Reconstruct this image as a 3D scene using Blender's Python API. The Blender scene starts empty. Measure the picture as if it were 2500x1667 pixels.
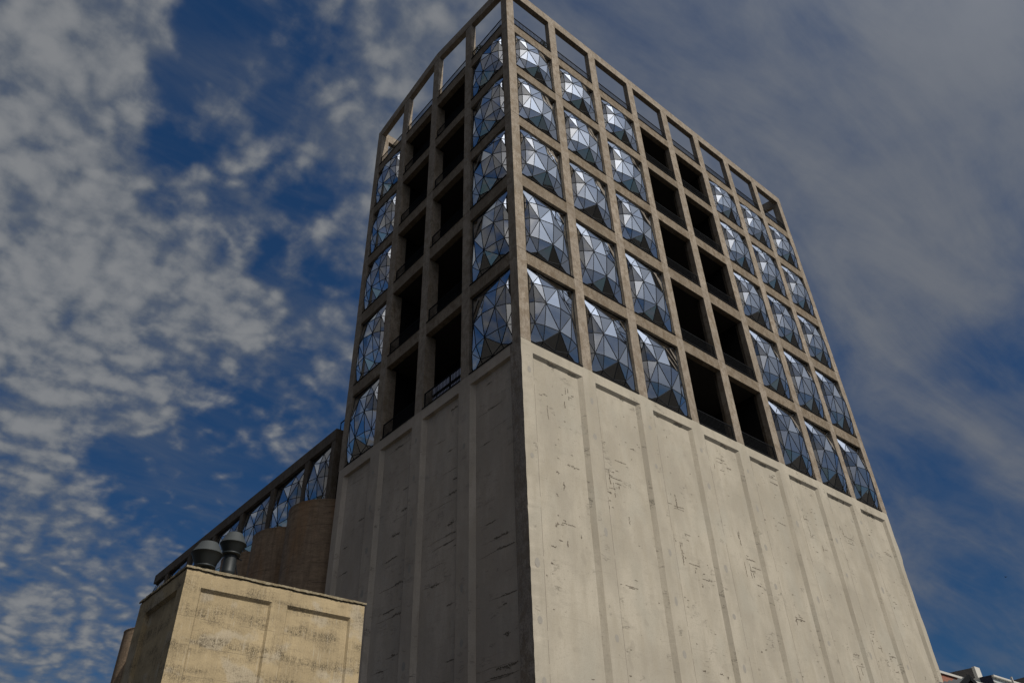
import bpy, bmesh, math, random
from mathutils import Vector, Matrix
random.seed(7)
R = math.radians
sc = bpy.context.scene
col = sc.collection
ZO = 30.33                                  # ground is z = 0

# ------------------------------------------------------------------ camera
cam_d = bpy.data.cameras.new("camera"); cam = bpy.data.objects.new("camera", cam_d); col.objects.link(cam)
yaw, pit, rol = 0.85676, 0.64171, -0.03435
f = Vector((math.cos(pit)*math.cos(yaw), math.cos(pit)*math.sin(yaw), math.sin(pit)))
r = Vector((math.sin(yaw), -math.cos(yaw), 0)); u = r.cross(f)
r2 = r*math.cos(rol)+u*math.sin(rol); u2 = -r*math.sin(rol)+u*math.cos(rol)
m = Matrix((r2, u2, -f)).transposed().to_4x4(); m.translation = Vector((-20.7796, -23.29094, ZO-28.72554))
cam.matrix_world = m
cam_d.sensor_width = 36; cam_d.lens = 1865.016/2500*36; cam_d.clip_start = .1; cam_d.clip_end = 6000
sc.camera = cam

# ------------------------------------------------------------------ node helper
class NT:
    def __init__(s, tree): s.t = tree; s.n = tree.nodes; s.l = tree.links
    def new(s, typ, ins=None, **kw):
        n = s.n.new(typ)
        for k, v in kw.items(): setattr(n, k, v)
        for k, v in (ins or {}).items():
            i = n.inputs[k]
            if hasattr(v, 'is_output') or isinstance(v, bpy.types.NodeSocket): s.l.new(v, i)
            elif isinstance(v, bpy.types.Node): s.l.new(v.outputs[0], i)
            else: i.default_value = v
        return n
    def math(s, op, a, b=0., c=0., clamp=False):
        return s.new('ShaderNodeMath', {0: a, 1: b, 2: c}, operation=op, use_clamp=clamp).outputs[0]
    def noise(s, vec, scale, detail=3, rough=.55, dist=0.):
        n = s.new('ShaderNodeTexNoise', {'Vector': vec, 'Scale': scale, 'Detail': detail, 'Roughness': rough, 'Distortion': dist})
        return n.outputs['Fac']
    def mapr(s, v, a, b, c=0., d=1., smooth=True):
        n = s.new('ShaderNodeMapRange', {'Value': v, 'From Min': a, 'From Max': b, 'To Min': c, 'To Max': d})
        n.interpolation_type = 'SMOOTHSTEP' if smooth else 'LINEAR'
        return n.outputs[0]
    def scale(s, vec, sx, sy, sz, off=(0, 0, 0)):
        return s.new('ShaderNodeMapping', {'Vector': vec, 'Scale': (sx, sy, sz), 'Location': off}).outputs[0]
    def mix(s, fac, a, b, blend='MIX'):
        n = s.new('ShaderNodeMix', data_type='RGBA', blend_type=blend)
        for i, v in ((0, fac), (6, a), (7, b)):
            if isinstance(v, bpy.types.NodeSocket): s.l.new(v, n.inputs[i])
            else: n.inputs[i].default_value = v if i == 0 else (tuple(v)+(1,))[:4]
        return n.outputs[2]

# ------------------------------------------------------------------ world: Nishita sky with a broken cloud layer
SUN_EL, SUN_AZ = R(51), R(-85.5)              # azimuth measured from +X towards +Y
sun_dir = Vector((math.cos(SUN_EL)*math.cos(SUN_AZ), math.cos(SUN_EL)*math.sin(SUN_AZ), math.sin(SUN_EL)))
world = bpy.data.worlds.new("World"); sc.world = world; world.use_nodes = True
w = NT(world.node_tree); w.n.clear()
sky = w.new('ShaderNodeTexSky', sky_type='NISHITA'); sky.sun_disc = False
sky.sun_elevation = SUN_EL; sky.sun_rotation = R(90)-SUN_AZ
sky.altitude = 300; sky.air_density = 1.0; sky.dust_density = .1; sky.ozone_density = 3.
tc = w.new('ShaderNodeTexCoord'); D = w.new('ShaderNodeVectorMath', {0: tc.outputs['Generated']}, operation='NORMALIZE').outputs[0]
sp = w.new('ShaderNodeSeparateXYZ', {0: D})
lowf = w.mapr(sp.outputs[2], .0, .75, 0., 1., False)
skyc = w.mix(1., sky.outputs[0], w.mix(lowf, (.2, .36, .52), (.36, .72, 1.02)), 'MULTIPLY')
zc = w.math('ADD', w.math('MAXIMUM', sp.outputs[2], 0.), .3)
pl = w.new('ShaderNodeCombineXYZ', {0: w.math('DIVIDE', sp.outputs[0], zc), 1: w.math('DIVIDE', sp.outputs[1], zc), 2: 0.}).outputs[0]
# cloud banks, the seen ones and added unseen ones: azimuth, elevation, angular radius (degrees), amount of cover
BANKS = [(97.7,48.5,6.8,.5),(92.1,49.9,4.6,.45),(90.9,41.2,7.1,.5),(85.5,43.2,3.7,.35),(84.3,36.5,6.3,.45),(88.3,31.9,5.5,.4),(77.2,36.2,3.9,.3),(72.6,39.3,4.6,.22),
(73.0,35.1,2.8,.15),(77.0,30.0,2.1,.35),(79.7,28.3,1.7,.35),(75.2,29.5,1.5,.3),(85.9,26.3,3.0,.45),(83.7,22.6,2.5,.35),(80.3,21.3,2.0,.2),(82.9,18.2,3.2,.25),(81.0,12.7,4.4,.35),
(79.9,50.4,1.8,.3),(76.8,48.5,1.3,.3),(74.6,45.9,1.4,.35),(77.7,43.0,1.2,.15),
(85.3,54.3,2.2,-.6),(80.7,55.6,3.4,-.75),(84.6,51.3,2.2,-.7),(78,51,2.2,-.35),(73.5,42,2.,-.25),(83.7,47.5,1.9,-.55),(82,43.5,1.5,-.3),(74.8,48.9,1.8,-.4),(75.7,54.8,2.2,-.35),(70.1,45.2,2.6,-.35),(71.5,41.5,2.0,-.25),(80.8,47.6,1.6,-.35),(66.5,38,3,-.2),
(68.8,32.6,2.8,-.2),(71.6,29.7,3.1,-.45),(79.9,24.4,2.6,-.4),(74.1,25.1,4.8,-.5),(67.9,26.5,3.1,-.4),(68.2,22.8,2.4,-.5),(76.4,22.5,2.6,-.35),
(60.5,57.2,6.6,.3),(65.4,50.5,3.7,.2),(71.7,53.5,2.4,.1),(65.3,43.3,1.9,.15),
(30.0,56.3,8.9,.35),(15.1,47.7,10.1,.4),(3.7,44.1,8.0,.4),(25,38,6,.2),(11.1,35.0,7.0,.4),(18.6,33.0,3.5,.3),(14.7,24.2,4.1,.25),(45,62,6,.1),(62,52,8,.15),(57,60,6,.15),(85,12,4,.1),
(11.4,28.4,2.7,-.35),(15.8,28.4,2.0,-.12),(18.8,22.4,3.4,-.35),(16.1,20.9,2.7,-.2),(16.9,15.7,2.4,-.1),(19.4,12.6,4.2,-.5),
(-49,42,30,.75),(-35,30,18,.2),(-81,50,18,.45),(215,40,45,.3),(-130,30,30,.25),(90,38,20,.16)]  # all but the last are unseen, added for window reflections and fill light
wob = w.new('ShaderNodeVectorMath', {0: w.new('ShaderNodeTexNoise', {'Vector': D, 'Scale': 9., 'Detail': 3.}).outputs['Color'], 1: (.5, .5, .5)}, operation='SUBTRACT').outputs[0]
Dw = w.new('ShaderNodeVectorMath', {0: wob, 1: (.13, .13, .13), 2: D}, operation='MULTIPLY_ADD').outputs[0]
cover = 0.46
for az, el, rad, wt in BANKS:
    v = (math.cos(R(el))*math.cos(R(az)), math.cos(R(el))*math.sin(R(az)), math.sin(R(el)))
    d = w.new('ShaderNodeVectorMath', {0: Dw, 1: v}, operation='DISTANCE').outputs['Value']
    g = w.mapr(d, 0., R(rad)*1.5, wt, 0.)
    cover = w.math('ADD', g, cover)
# puffy field on the left half of the view, smoother drawn-out veil on the right
veil = w.mapr(w.new('ShaderNodeVectorMath', {0: D, 1: (math.cos(R(-20)), math.sin(R(-20)), 0)}, operation='DOT_PRODUCT').outputs['Value'], .02, .28)
n1 = w.noise(pl, 21., 8, .58, .1)
n1b = w.noise(w.scale(pl, 1, 1, 1, (3, 7, 0)), 5., 4, .5, .3)
n2 = w.noise(w.scale(pl, 1., 2.6, 1.), 2.6, 8, .6, .5)
plw = w.new('ShaderNodeVectorMath', {0: w.new('ShaderNodeTexNoise', {'Vector': pl, 'Scale': 6., 'Detail': 4.}).outputs['Color'], 1: (.22, .22, .22), 2: pl}, operation='MULTIPLY_ADD').outputs[0]
vor = w.new('ShaderNodeTexVoronoi', {'Vector': plw, 'Scale': 25., 'Smoothness': .5}, feature='SMOOTH_F1').outputs['Distance']
rip = w.noise(w.scale(pl, 2.6, 1., 1., (1, 2, 0)), 9., 5, .6, .4)
puff = w.math('ADD', w.math('MULTIPLY', w.math('SUBTRACT', n1, .5), 1.9), w.math('MULTIPLY', w.math('SUBTRACT', n1b, .5), 1.5))
puff = w.math('ADD', puff, w.math('MULTIPLY', w.math('SUBTRACT', .42, vor), 1.1))
puff = w.math('ADD', puff, w.math('MULTIPLY', w.math('SUBTRACT', rip, .5), .7))
soft = w.math('ADD', w.math('MULTIPLY', w.math('SUBTRACT', n2, .5), 2.0), w.math('MULTIPLY', w.math('SUBTRACT', n1, .5), .35))
nn = w.new('ShaderNodeMix', {0: veil, 2: puff, 3: soft}).outputs[0]
den = w.mapr(w.math('ADD', cover, nn), -.12, 1.2, 0., .97)
wisp = w.mapr(w.noise(w.scale(pl, 1.2, 3.6, 1., (2, 1, 0)), 3.2, 8, .6, .5), .4, .75, 0., .38)
wisp = w.math('MULTIPLY', wisp, w.mapr(cover, -.5, .35, .35, 1.))
den = w.math('SUBTRACT', w.math('ADD', den, wisp), w.math('MULTIPLY', den, wisp))
gl = w.math('POWER', w.mapr(w.new('ShaderNodeVectorMath', {0: D, 1: tuple(sun_dir)}, operation='DOT_PRODUCT').outputs['Value'], 0., 1., 0., 1., False), 6.)
bright = w.math('ADD', w.math('ADD', w.math('MULTIPLY', gl, 4.5), w.math('MULTIPLY', w.math('POWER', gl, 5.), 7.)), 1.)
thick = w.mapr(w.math('ADD', w.math('MULTIPLY', cover, .5), nn), .0, 1.1)
cc = w.mix(thick, (.112, .13, .158), (.222, .23, .242))
cc = w.mix(w.math('MULTIPLY', veil, .7), cc, (.125, .14, .172))
warm_fill = w.mapr(w.new('ShaderNodeVectorMath', {0: D, 1: (-.86, -.42, .27)}, operation='DOT_PRODUCT').outputs['Value'], .2, .85)
cc = w.mix(warm_fill, cc, (.19, .18, .17))  # warmer colour for unseen cloud, added as fill on the shaded face
ccb = w.new('ShaderNodeVectorMath', {0: cc, 'Scale': bright}, operation='SCALE').outputs[0]
bg1 = w.new('ShaderNodeBackground', {'Color': skyc, 'Strength': .05})
bg2 = w.new('ShaderNodeBackground', {'Color': ccb, 'Strength': 1.})
mx = w.new('ShaderNodeMixShader', {0: den, 1: bg1.outputs[0], 2: bg2.outputs[0]})
w.new('ShaderNodeOutputWorld', {'Surface': mx.outputs[0]})
world.cycles.sampling_method = 'MANUAL'; world.cycles.sample_map_resolution = 1024

sd = bpy.data.lights.new("sun", 'SUN'); sd.energy = 4.25; sd.angle = R(.55); sd.color = (1., .94, .84)
so = bpy.data.objects.new("sun", sd); col.objects.link(so); so.rotation_euler = sun_dir.to_track_quat('Z', 'Y').to_euler(); so.location = (0, -60, 90)
sc.view_settings.view_transform = 'Standard'; sc.view_settings.look = 'None'; sc.view_settings.gamma = 1; sc.view_settings.exposure = 0

# ------------------------------------------------------------------ materials
def mat(name):
    m = bpy.data.materials.new(name); m.use_nodes = True; t = NT(m.node_tree)
    return m, t, t.n['Principled BSDF']
def objco(t): return t.new('ShaderNodeTexCoord').outputs['Object']
def bump(t, b, h, strength=.4, dist=.03):
    n = t.new('ShaderNodeBump', {'Strength': strength, 'Distance': dist, 'Height': h}); t.l.new(n.outputs[0], b.inputs['Normal'])
def simple(name, c, rough=.6, metal=0., var=.15, scale=3., spec=.4):
    m, t, b = mat(name); co = objco(t)
    n = t.noise(co, scale, 5, .6)
    t.l.new(t.mix(n, tuple(x*(1-var) for x in c), tuple(x*(1+var) for x in c)), b.inputs['Base Color'])
    b.inputs['Roughness'].default_value = rough; b.inputs['Metallic'].default_value = metal; b.inputs['Specular IOR Level'].default_value = spec
    return m

def scars(t, co, hx, thr, seed):
    """mask of eroded, nearly horizontal pour-line gouges"""
    dis = t.new('ShaderNodeTexNoise', {'Vector': co, 'Scale': 1.1, 'Detail': 5.}).outputs['Color']
    dv = t.new('ShaderNodeVectorMath', {0: t.new('ShaderNodeVectorMath', {0: dis, 1: (.5, .5, .5)}, operation='SUBTRACT').outputs[0], 1: (.5, .5, .5), 2: co}, operation='MULTIPLY_ADD').outputs[0]
    a = t.noise(t.scale(dv, hx, hx, 2.6, (seed, 0, seed)), 1.5, 5, .62)
    ridge = t.math('ABSOLUTE', t.math('SUBTRACT', a, .5))
    line = t.mapr(ridge, .004, .017, 1., 0.)
    gate = t.mapr(t.noise(t.scale(co, .7, .7, .55, (seed*2, 3, 1)), 1., 3, .5), thr, thr+.06)
    gate2 = t.mapr(t.noise(t.scale(co, 1.5, 1.5, 1.5, (0, seed, 5)), 1.2, 3, .5), .5, .58)
    pits = t.mapr(t.noise(t.scale(dv, 3, 3, 4.5), 2.2, 4, .7), .67, .72)
    pg = t.mapr(t.noise(t.scale(co, .8, .8, .6, (seed, 9, 2)), 1., 2, .5), .56, .64)
    return t.math('MAXIMUM', t.math('MULTIPLY', line, t.math('MULTIPLY', gate, gate2)), t.math('MULTIPLY', pits, pg))

def wall_concrete(name, c, hx=.35, thr=.52, amount=1., seed=0.):
    m, t, b = mat(name); co = objco(t)
    big = t.noise(t.scale(co, 1, 1, .6, (seed, 0, 0)), .35, 4, .6)
    mid = t.noise(t.scale(co, 1, 1, .28), 1.7, 5, .6)
    fine = t.noise(co, 22., 3, .6)
    c1 = t.mix(t.mapr(big, .35, .65), tuple(x*.84 for x in c), tuple(x*1.1 for x in c))
    c1 = t.mix(t.mapr(mid, .42, .68, 0, .6), c1, tuple(x*.86*y for x, y in zip(c, (1., .985, .95))))
    vs = t.noise(t.scale(co, 1, 1, .1, (7, 7, 7)), 3.1, 6, .65)
    c1 = t.mix(t.mapr(vs, .54, .7, 0, .22), c1, tuple(x*.72 for x in c))
    c1 = t.mix(t.mapr(vs, .44, .3, 0, .35), c1, tuple(x*1.12 for x in c))
    pz = t.noise(t.scale(co, .55, .55, 1.5, (11, 0, 4)), .8, 5, .7)
    c1 = t.mix(t.mapr(pz, .55, .62, 0, .35), c1, tuple(x*.78 for x in c))
    cool = t.mapr(t.noise(t.scale(co, .5, .5, .3, (5, 5, 5)), 1., 3, .5), .5, .7, 0, .5)
    c1 = t.mix(cool, c1, (c[0]*.93, c[1]*.97, c[2]*1.0))
    spots = t.mapr(t.noise(t.scale(co, 1, 1, .6, (2, 2, 2)), 1.15, 2, .45), .68, .74, 0, .22)
    c1 = t.mix(spots, c1, tuple(x*.5 for x in c))
    c1 = t.mix(t.mapr(fine, .35, .7, 0, .3), c1, tuple(x*.6 for x in c))
    gr = t.noise(co, 8., 4, .7)
    c1 = t.mix(t.mapr(gr, .52, .7, 0, .3), c1, tuple(x*.62 for x in c))
    pit = t.mapr(t.noise(co, 5., 3, .6), .69, .74, 0, .55)
    c1 = t.mix(pit, c1, tuple(x*.4 for x in c))
    # pour lifts: faint horizontal joints
    z = t.new('ShaderNodeSeparateXYZ', {0: co}).outputs[2]
    wz = t.math('ADD', z, t.math('MULTIPLY', t.noise(co, .6, 3), .25))
    fr = t.math('FRACT', t.math('DIVIDE', wz, 1.22))
    ln = t.mapr(t.math('ABSOLUTE', t.math('SUBTRACT', fr, .5)), .0, .018, .35, 0.)
    ln = t.math('MULTIPLY', ln, t.mapr(t.noise(co, .5, 3), .5, .62))
    c1 = t.mix(ln, c1, tuple(x*.55 for x in c))
    s = scars(t, co, hx, thr, seed+1.7)
    s = t.math('MULTIPLY', s, amount)
    c1 = t.mix(s, c1, tuple(x*.2 for x in c))
    t.l.new(c1, b.inputs['Base Color']); b.inputs['Roughness'].default_value = .88; b.inputs['Specular IOR Level'].default_value = .2
    h = t.math('SUBTRACT', t.math('ADD', t.math('MULTIPLY', mid, .5), t.math('MULTIPLY', fine, .12)), t.math('MULTIPLY', s, 1.4))
    bump(t, b, h, .55, .05)
    return m

def aggregate(name, c, dark=.5, sc_=1.):
    m, t, b = mat(name); co = objco(t)
    n0 = t.noise(t.scale(co, 1, 1, .7), .5, 4, .6)
    n1 = t.noise(co, 9.*sc_, 5, .7)
    n2 = t.noise(co, 30.*sc_, 2, .6)
    st = t.noise(t.scale(co, 4, 4, .5), 1.6, 5, .65)
    c1 = t.mix(t.mapr(n0, .3, .7), tuple(x*.78 for x in c), tuple(x*1.12 for x in c))
    c1 = t.mix(t.mapr(n1, .45, .62, 0, .7), c1, tuple(x*dark for x in c))
    mo = t.noise(t.scale(co, 1, 1, .8, (4, 4, 4)), 2.3, 5, .65)
    c1 = t.mix(t.mapr(mo, .47, .62, 0, .75), c1, (c[0]*.55, c[1]*.5, c[2]*.43))
    c1 = t.mix(t.mapr(mo, .46, .3, 0, .35), c1, (c[0]*1.25, c[1]*1.28, c[2]*1.3))
    c1 = t.mix(t.mapr(n2, .58, .72, 0, .5), c1, tuple(min(1, x*1.5) for x in c))
    c1 = t.mix(t.mapr(st, .52, .68, 0, .65), c1, (c[0]*.5, c[1]*.45, c[2]*.4))
    z = t.new('ShaderNodeSeparateXYZ', {0: co}).outputs[2]
    lift = t.math('FLOOR', t.math('DIVIDE', z, 1.9))
    wn = t.new('ShaderNodeTexWhiteNoise', {'W': lift}, noise_dimensions='1D').outputs[0]
    c1 = t.mix(t.mapr(wn, 0, 1, 0, .3, False), c1, tuple(x*.6 for x in c))
    t.l.new(c1, b.inputs['Base Color']); b.inputs['Roughness'].default_value = .93; b.inputs['Specular IOR Level'].default_value = .15
    bump(t, b, t.math('ADD', n1, t.math('MULTIPLY', n2, .5)), .7, .03)
    return m

M = {}
M['wall'] = wall_concrete('smooth_concrete', (.405, .365, .295), .42, .56, .35)
M['wallside'] = wall_concrete('cracked_concrete', (.42, .36, .295), .16, .45, .3, 4.)
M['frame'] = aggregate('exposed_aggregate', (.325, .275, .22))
M['frame_dark'] = aggregate('dark_frame_concrete', (.15, .125, .10))  # darker frame tone; holds the shade of the front balcony reveals
M['rough'] = aggregate('rough_corner_concrete', (.3, .26, .22), .4, 1.2)
M['beam'] = aggregate('weathered_spandrel', (.245, .2, .15), .4)
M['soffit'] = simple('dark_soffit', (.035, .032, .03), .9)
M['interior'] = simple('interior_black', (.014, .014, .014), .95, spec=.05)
M['reveal'] = wall_concrete('shaded_reveal_concrete', (.335, .3, .24), .42, .5, .6, 2.)  # wall colour darkened to put the splay's shade in, with more scars
M['reveal_side'] = wall_concrete('lit_reveal_concrete', (.46, .405, .34), .42, .5, .6, 3.)  # wall colour lightened, the brighter light on the splay put into it
M['gouge'] = simple('gouged_concrete', (.135, .115, .09), .97, 0, .5, 14, spec=.05)
M['patch'] = simple('tie_hole_patch', (.29, .27, .235), .92, 0, .12, 9, spec=.15)
M['joint'] = simple('joint_shadow', (.16, .14, .12), .95)
M['mullion'] = simple('dark_mullion', (.014, .017, .021), .7, 0., spec=.1)
M['flash'] = simple('sill_flashing', (.018, .018, .02), .9, 0., spec=.05)
M['rail'] = simple('black_railing', (.01, .011, .013), .85, 0., spec=.08)
M['vent_dark'] = simple('vent_paint', (.016, .02, .022), .55, .2, .25, 5)  # dark paint; the lower cone's downward-facing shade is in the colour
M['vent_light'] = simple('vent_paint_lit', (.034, .04, .043), .75, .1, .15, 4)  # same paint lightened: light falling on the upper cone is in the colour
M['white'] = simple('white_render', (.45, .44, .41), .8, 0, .08, .7)
M['greybox'] = simple('grey_cladding', (.085, .08, .08), .8, 0, .06, .5)
M['pale'] = simple('pale_panel', (.42, .44, .55), .8)
M['leaf'] = simple('terrace_leaf', (.09, .11, .035), .7, 0, .5, 20)
M['leaf2'] = simple('dry_leaf', (.3, .27, .17), .8, 0, .5, 20)
M['pot'] = simple('planter_dark', (.05, .045, .04), .8)
M['bird'] = simple('bird_feather', (.02, .02, .022), .8)

def glassmat(name, fac, tint, gcol=(.9, .93, .97)):
    m, t, b = mat(name); t.n.remove(b)
    co = objco(t)
    g = t.new('ShaderNodeBsdfGlossy', {'Color': gcol+(1,), 'Roughness': .015})
    nb = t.new('ShaderNodeBump', {'Strength': .05, 'Distance': .02, 'Height': t.noise(co, 1.1, 2)}); t.l.new(nb.outputs[0], g.inputs['Normal'])
    tr = t.new('ShaderNodeBsdfTransparent', {'Color': tint+(1,)})
    fr = t.new('ShaderNodeLayerWeight', {'Blend': .5}).outputs['Facing']
    k = t.math('ADD', t.math('MULTIPLY', fr, .95), fac, clamp=True)
    mxs = t.new('ShaderNodeMixShader', {0: k, 1: tr.outputs[0], 2: g.outputs[0]})
    t.l.new(mxs.outputs[0], t.n['Material Output'].inputs['Surface'])
    return m
M['glass'] = glassmat('mirror_glass', .13, (.45, .52, .56))
M['glass_green'] = glassmat('green_glass', .04, (.6, .78, .76))

def annex_mat():
    m, t, b = mat('stained_concrete'); co = objco(t); c = (.4, .315, .19)
    big = t.noise(co, .8, 4, .6)
    c1 = t.mix(t.mapr(big, .35, .65), tuple(x*.85 for x in c), tuple(x*1.06 for x in c))
    pale = t.mapr(t.noise(t.scale(co, 1, 1, 1.2, (3, 0, 1)), .9, 3, .5), .55, .63, 0, .45)
    c1 = t.mix(pale, c1, (.43, .385, .31))
    z = t.new('ShaderNodeSeparateXYZ', {0: co}).outputs[2]
    wz = t.math('ADD', z, t.math('MULTIPLY', t.noise(co, 1.2, 3), .06))
    fr = t.math('FRACT', t.math('DIVIDE', t.math('SUBTRACT', wz, .4), .86))       # shutter-board lifts
    ln = t.mapr(t.math('ABSOLUTE', t.math('SUBTRACT', fr, .5)), 0., .016, .6, 0.)
    ln = t.math('MULTIPLY', ln, t.mapr(t.noise(co, 2.5, 3), .4, .55))
    band = t.mapr(t.math('ABSOLUTE', t.math('SUBTRACT', fr, .66)), .0, .5, 1., .45)
    flk = t.noise(t.scale(co, 20, 20, 9), 1.7, 7, .8)
    col_ = t.noise(t.scale(co, 5, 5, .35), 2.2, 4, .6)
    patch = t.mapr(t.noise(t.scale(co, .8, .8, 2.2), 1.1, 5, .65), .40, .66)
    lim = t.math('MULTIPLY', t.math('MULTIPLY', band, t.math('ADD', t.math('MULTIPLY', patch, 1.0), .22)), t.mapr(col_, .3, .62, .35, 1.1))
    fm = t.math('MULTIPLY', t.mapr(flk, .42, .55), lim, clamp=True)
    c1 = t.mix(fm, c1, (.11, .09, .06))
    spk = t.mapr(t.noise(co, 26., 3, .7), .56, .68, 0, .6)
    c1 = t.mix(spk, c1, (.2, .165, .11))
    drip = t.mapr(t.noise(t.scale(co, 11, 11, .7), 2., 4, .6), .58, .7, 0, .4)
    c1 = t.mix(drip, c1, (.5, .45, .36))
    c1 = t.mix(ln, c1, (.16, .13, .09))
    t.l.new(c1, b.inputs['Base Color']); b.inputs['Roughness'].default_value = .92; b.inputs['Specular IOR Level'].default_value = .15
    bump(t, b, t.math('SUBTRACT', t.noise(co, 14, 5, .7), t.math('ADD', fm, ln)), .35, .02)
    return m
M['annex'] = annex_mat()
M['annex_cap'] = aggregate('cornice_concrete', (.33, .28, .19), .35, 2.)

def silo_mat():
    m, t, b = mat('silo_concrete'); co = objco(t); c = (.26, .19, .13)
    str_ = t.noise(t.scale(co, 1.1, 1.1, 3.4, (0, 0, 3)), 1.3, 7, .72)
    c1 = t.mix(t.mapr(str_, .3, .7), tuple(x*.72 for x in c), tuple(x*1.12 for x in c))
    c1 = t.mix(t.mapr(t.noise(t.scale(co, 1, 1, .3), .6, 3), .5, .68, 0, .6), c1, (.26, .15, .075))
    c1 = t.mix(t.mapr(t.noise(t.scale(co, .8, .8, 4, (1, 2, 3)), 2.6, 5, .7), .6, .68, 0, .8), c1, (.05, .038, .03))
    g = t.noise(co, 14, 4, .7)
    vst = t.noise(t.scale(co, 3, 3, .3), 1.5, 4, .6)
    c1 = t.mix(t.mapr(vst, .45, .7, 0, .45), c1, (.1, .075, .055))
    c1 = t.mix(t.mapr(g, .5, .7, 0, .4), c1, (.09, .075, .06))
    z = t.new('ShaderNodeSeparateXYZ', {0: co}).outputs[2]
    wz = t.math('ADD', z, t.math('MULTIPLY', t.noise(co, .8, 3), .12))
    fr = t.math('FRACT', t.math('DIVIDE', wz, 1.25))
    ln = t.mapr(t.math('ABSOLUTE', t.math('SUBTRACT', fr, .5)), 0., .03, .7, 0.)
    c1 = t.mix(t.math('MULTIPLY', ln, t.mapr(t.noise(co, .9, 3), .45, .6)), c1, (.06, .045, .035))
    t.l.new(c1, b.inputs['Base Color']); b.inputs['Roughness'].default_value = .93; b.inputs['Specular IOR Level'].default_value = .15
    bump(t, b, t.math('ADD', str_, t.math('MULTIPLY', g, .4)), .6, .06)
    return m
M['silo'] = silo_mat()

def brick_mat():
    m, t, b = mat('red_brick'); co = objco(t)
    br = t.new('ShaderNodeTexBrick', {'Vector': t.new('ShaderNodeMapping', {'Vector': co, 'Rotation': (R(90), 0, 0)}).outputs[0], 'Color1': (.28, .09, .05, 1), 'Color2': (.2, .065, .04, 1), 'Mortar': (.3, .26, .22, 1), 'Scale': 4.2, 'Mortar Size': .012})
    t.l.new(br.outputs[0], b.inputs['Base Color']); b.inputs['Roughness'].default_value = .9
    return m
M['brick'] = brick_mat()
def corr_mat():
    m, t, b = mat('corrugated_metal'); co = objco(t)
    n = t.noise(co, .8, 4)
    t.l.new(t.mix(n, (.04, .043, .046), (.075, .08, .082)), b.inputs['Base Color']); b.inputs['Roughness'].default_value = .5; b.inputs['Metallic'].default_value = .3
    return m
M['corr'] = corr_mat()
def ground_mat():
    m, t, b = mat('paving'); co = objco(t)
    br = t.new('ShaderNodeTexBrick', {'Vector': co, 'Color1': (.05, .046, .042, 1), 'Color2': (.04, .038, .035, 1), 'Mortar': (.02, .02, .02, 1), 'Scale': 1.2, 'Mortar Size': .01})
    c1 = t.mix(t.mapr(t.noise(co, .15, 5), .3, .7, 0, .35), br.outputs[0], (.03, .029, .028))
    t.l.new(c1, b.inputs['Base Color']); b.inputs['Roughness'].default_value = 1.; b.inputs['Specular IOR Level'].default_value = 0.
    return m
M['ground'] = ground_mat()
M['bluegrey'] = simple('metal_cladding', (.3, .33, .34), .5, .1, .08, .6)
M['navy'] = simple('navy_and_shade', (.01, .012, .03), .6)  # navy end wall; on the shed, shade painted as colour

# ------------------------------------------------------------------ mesh helper
class MB:
    def __init__(s): s.v = []; s.f = []; s.mi = []; s.k = 0
    def face(s, pts):
        b = len(s.v); s.v += [tuple(p) for p in pts]; s.f.append(tuple(range(b, b+len(pts)))); s.mi.append(s.k)
    def hexa(s, p):                       # 8 points: bottom ring 0-3 ccw seen from above, top ring 4-7
        b = len(s.v); s.v += [tuple(q) for q in p]
        for q in ((3, 2, 1, 0), (4, 5, 6, 7), (0, 1, 5, 4), (1, 2, 6, 5), (2, 3, 7, 6), (3, 0, 4, 7)):
            s.f.append(tuple(b+i for i in q)); s.mi.append(s.k)
    def box(s, x0, x1, y0, y1, z0, z1):
        s.hexa([(x0, y0, z0), (x1, y0, z0), (x1, y1, z0), (x0, y1, z0), (x0, y0, z1), (x1, y0, z1), (x1, y1, z1), (x0, y1, z1)])
    def bar(s, a, b, w=.035, d=None, up=None, n=4):
        a = Vector(a); b = Vector(b); ax = (b-a)
        if ax.length < 1e-6: return
        ax.normalize(); up = Vector(up) if up else (Vector((0, 0, 1)) if abs(ax.z) < .9 else Vector((1, 0, 0)))
        s1 = ax.cross(up).normalized(); s2 = s1.cross(ax).normalized(); d = d or w
        ring = [(math.cos(2*math.pi*(i+.5)/n), math.sin(2*math.pi*(i+.5)/n)) for i in range(n)]
        kk = 1/math.cos(math.pi/n)
        base = len(s.v)
        for p in (a, b):
            for c_, s_ in ring: s.v.append(tuple(p+s1*c_*w*kk+s2*s_*d*kk))
        for i in range(n):
            j = (i+1) % n; s.f.append((base+i, base+j, base+n+j, base+n+i)); s.mi.append(s.k)
        s.f.append(tuple(base+i for i in reversed(range(n)))); s.f.append(tuple(base+n+i for i in range(n))); s.mi += [s.k]*2
    def lathe(s, prof, cx, cy, n=32, a0=0., a1=2*math.pi):
        base = len(s.v); full = abs(a1-a0-2*math.pi) < 1e-6; m_ = n if full else n+1
        for (rr, z) in prof:
            for i in range(m_):
                a = a0+(a1-a0)*i/n; s.v.append((cx+rr*math.cos(a), cy+rr*math.sin(a), z))
        for j in range(len(prof)-1):
            for i in range(n):
                i2 = (i+1) % m_; s.f.append((base+j*m_+i, base+j*m_+i2, base+(j+1)*m_+i2, base+(j+1)*m_+i)); s.mi.append(s.k)
    def build(s, name, mats, parent=None, smooth=False):
        me = bpy.data.meshes.new(name); me.from_pydata(s.v, [], s.f)
        for mm in (mats if isinstance(mats, (list, tuple)) else [mats]): me.materials.append(mm)
        me.polygons.foreach_set('material_index', s.mi)
        if smooth: me.polygons.foreach_set('use_smooth', [True]*len(s.f))
        me.update(); o = bpy.data.objects.new(name, me); col.objects.link(o)
        if parent: o.parent = parent
        return o
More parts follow.
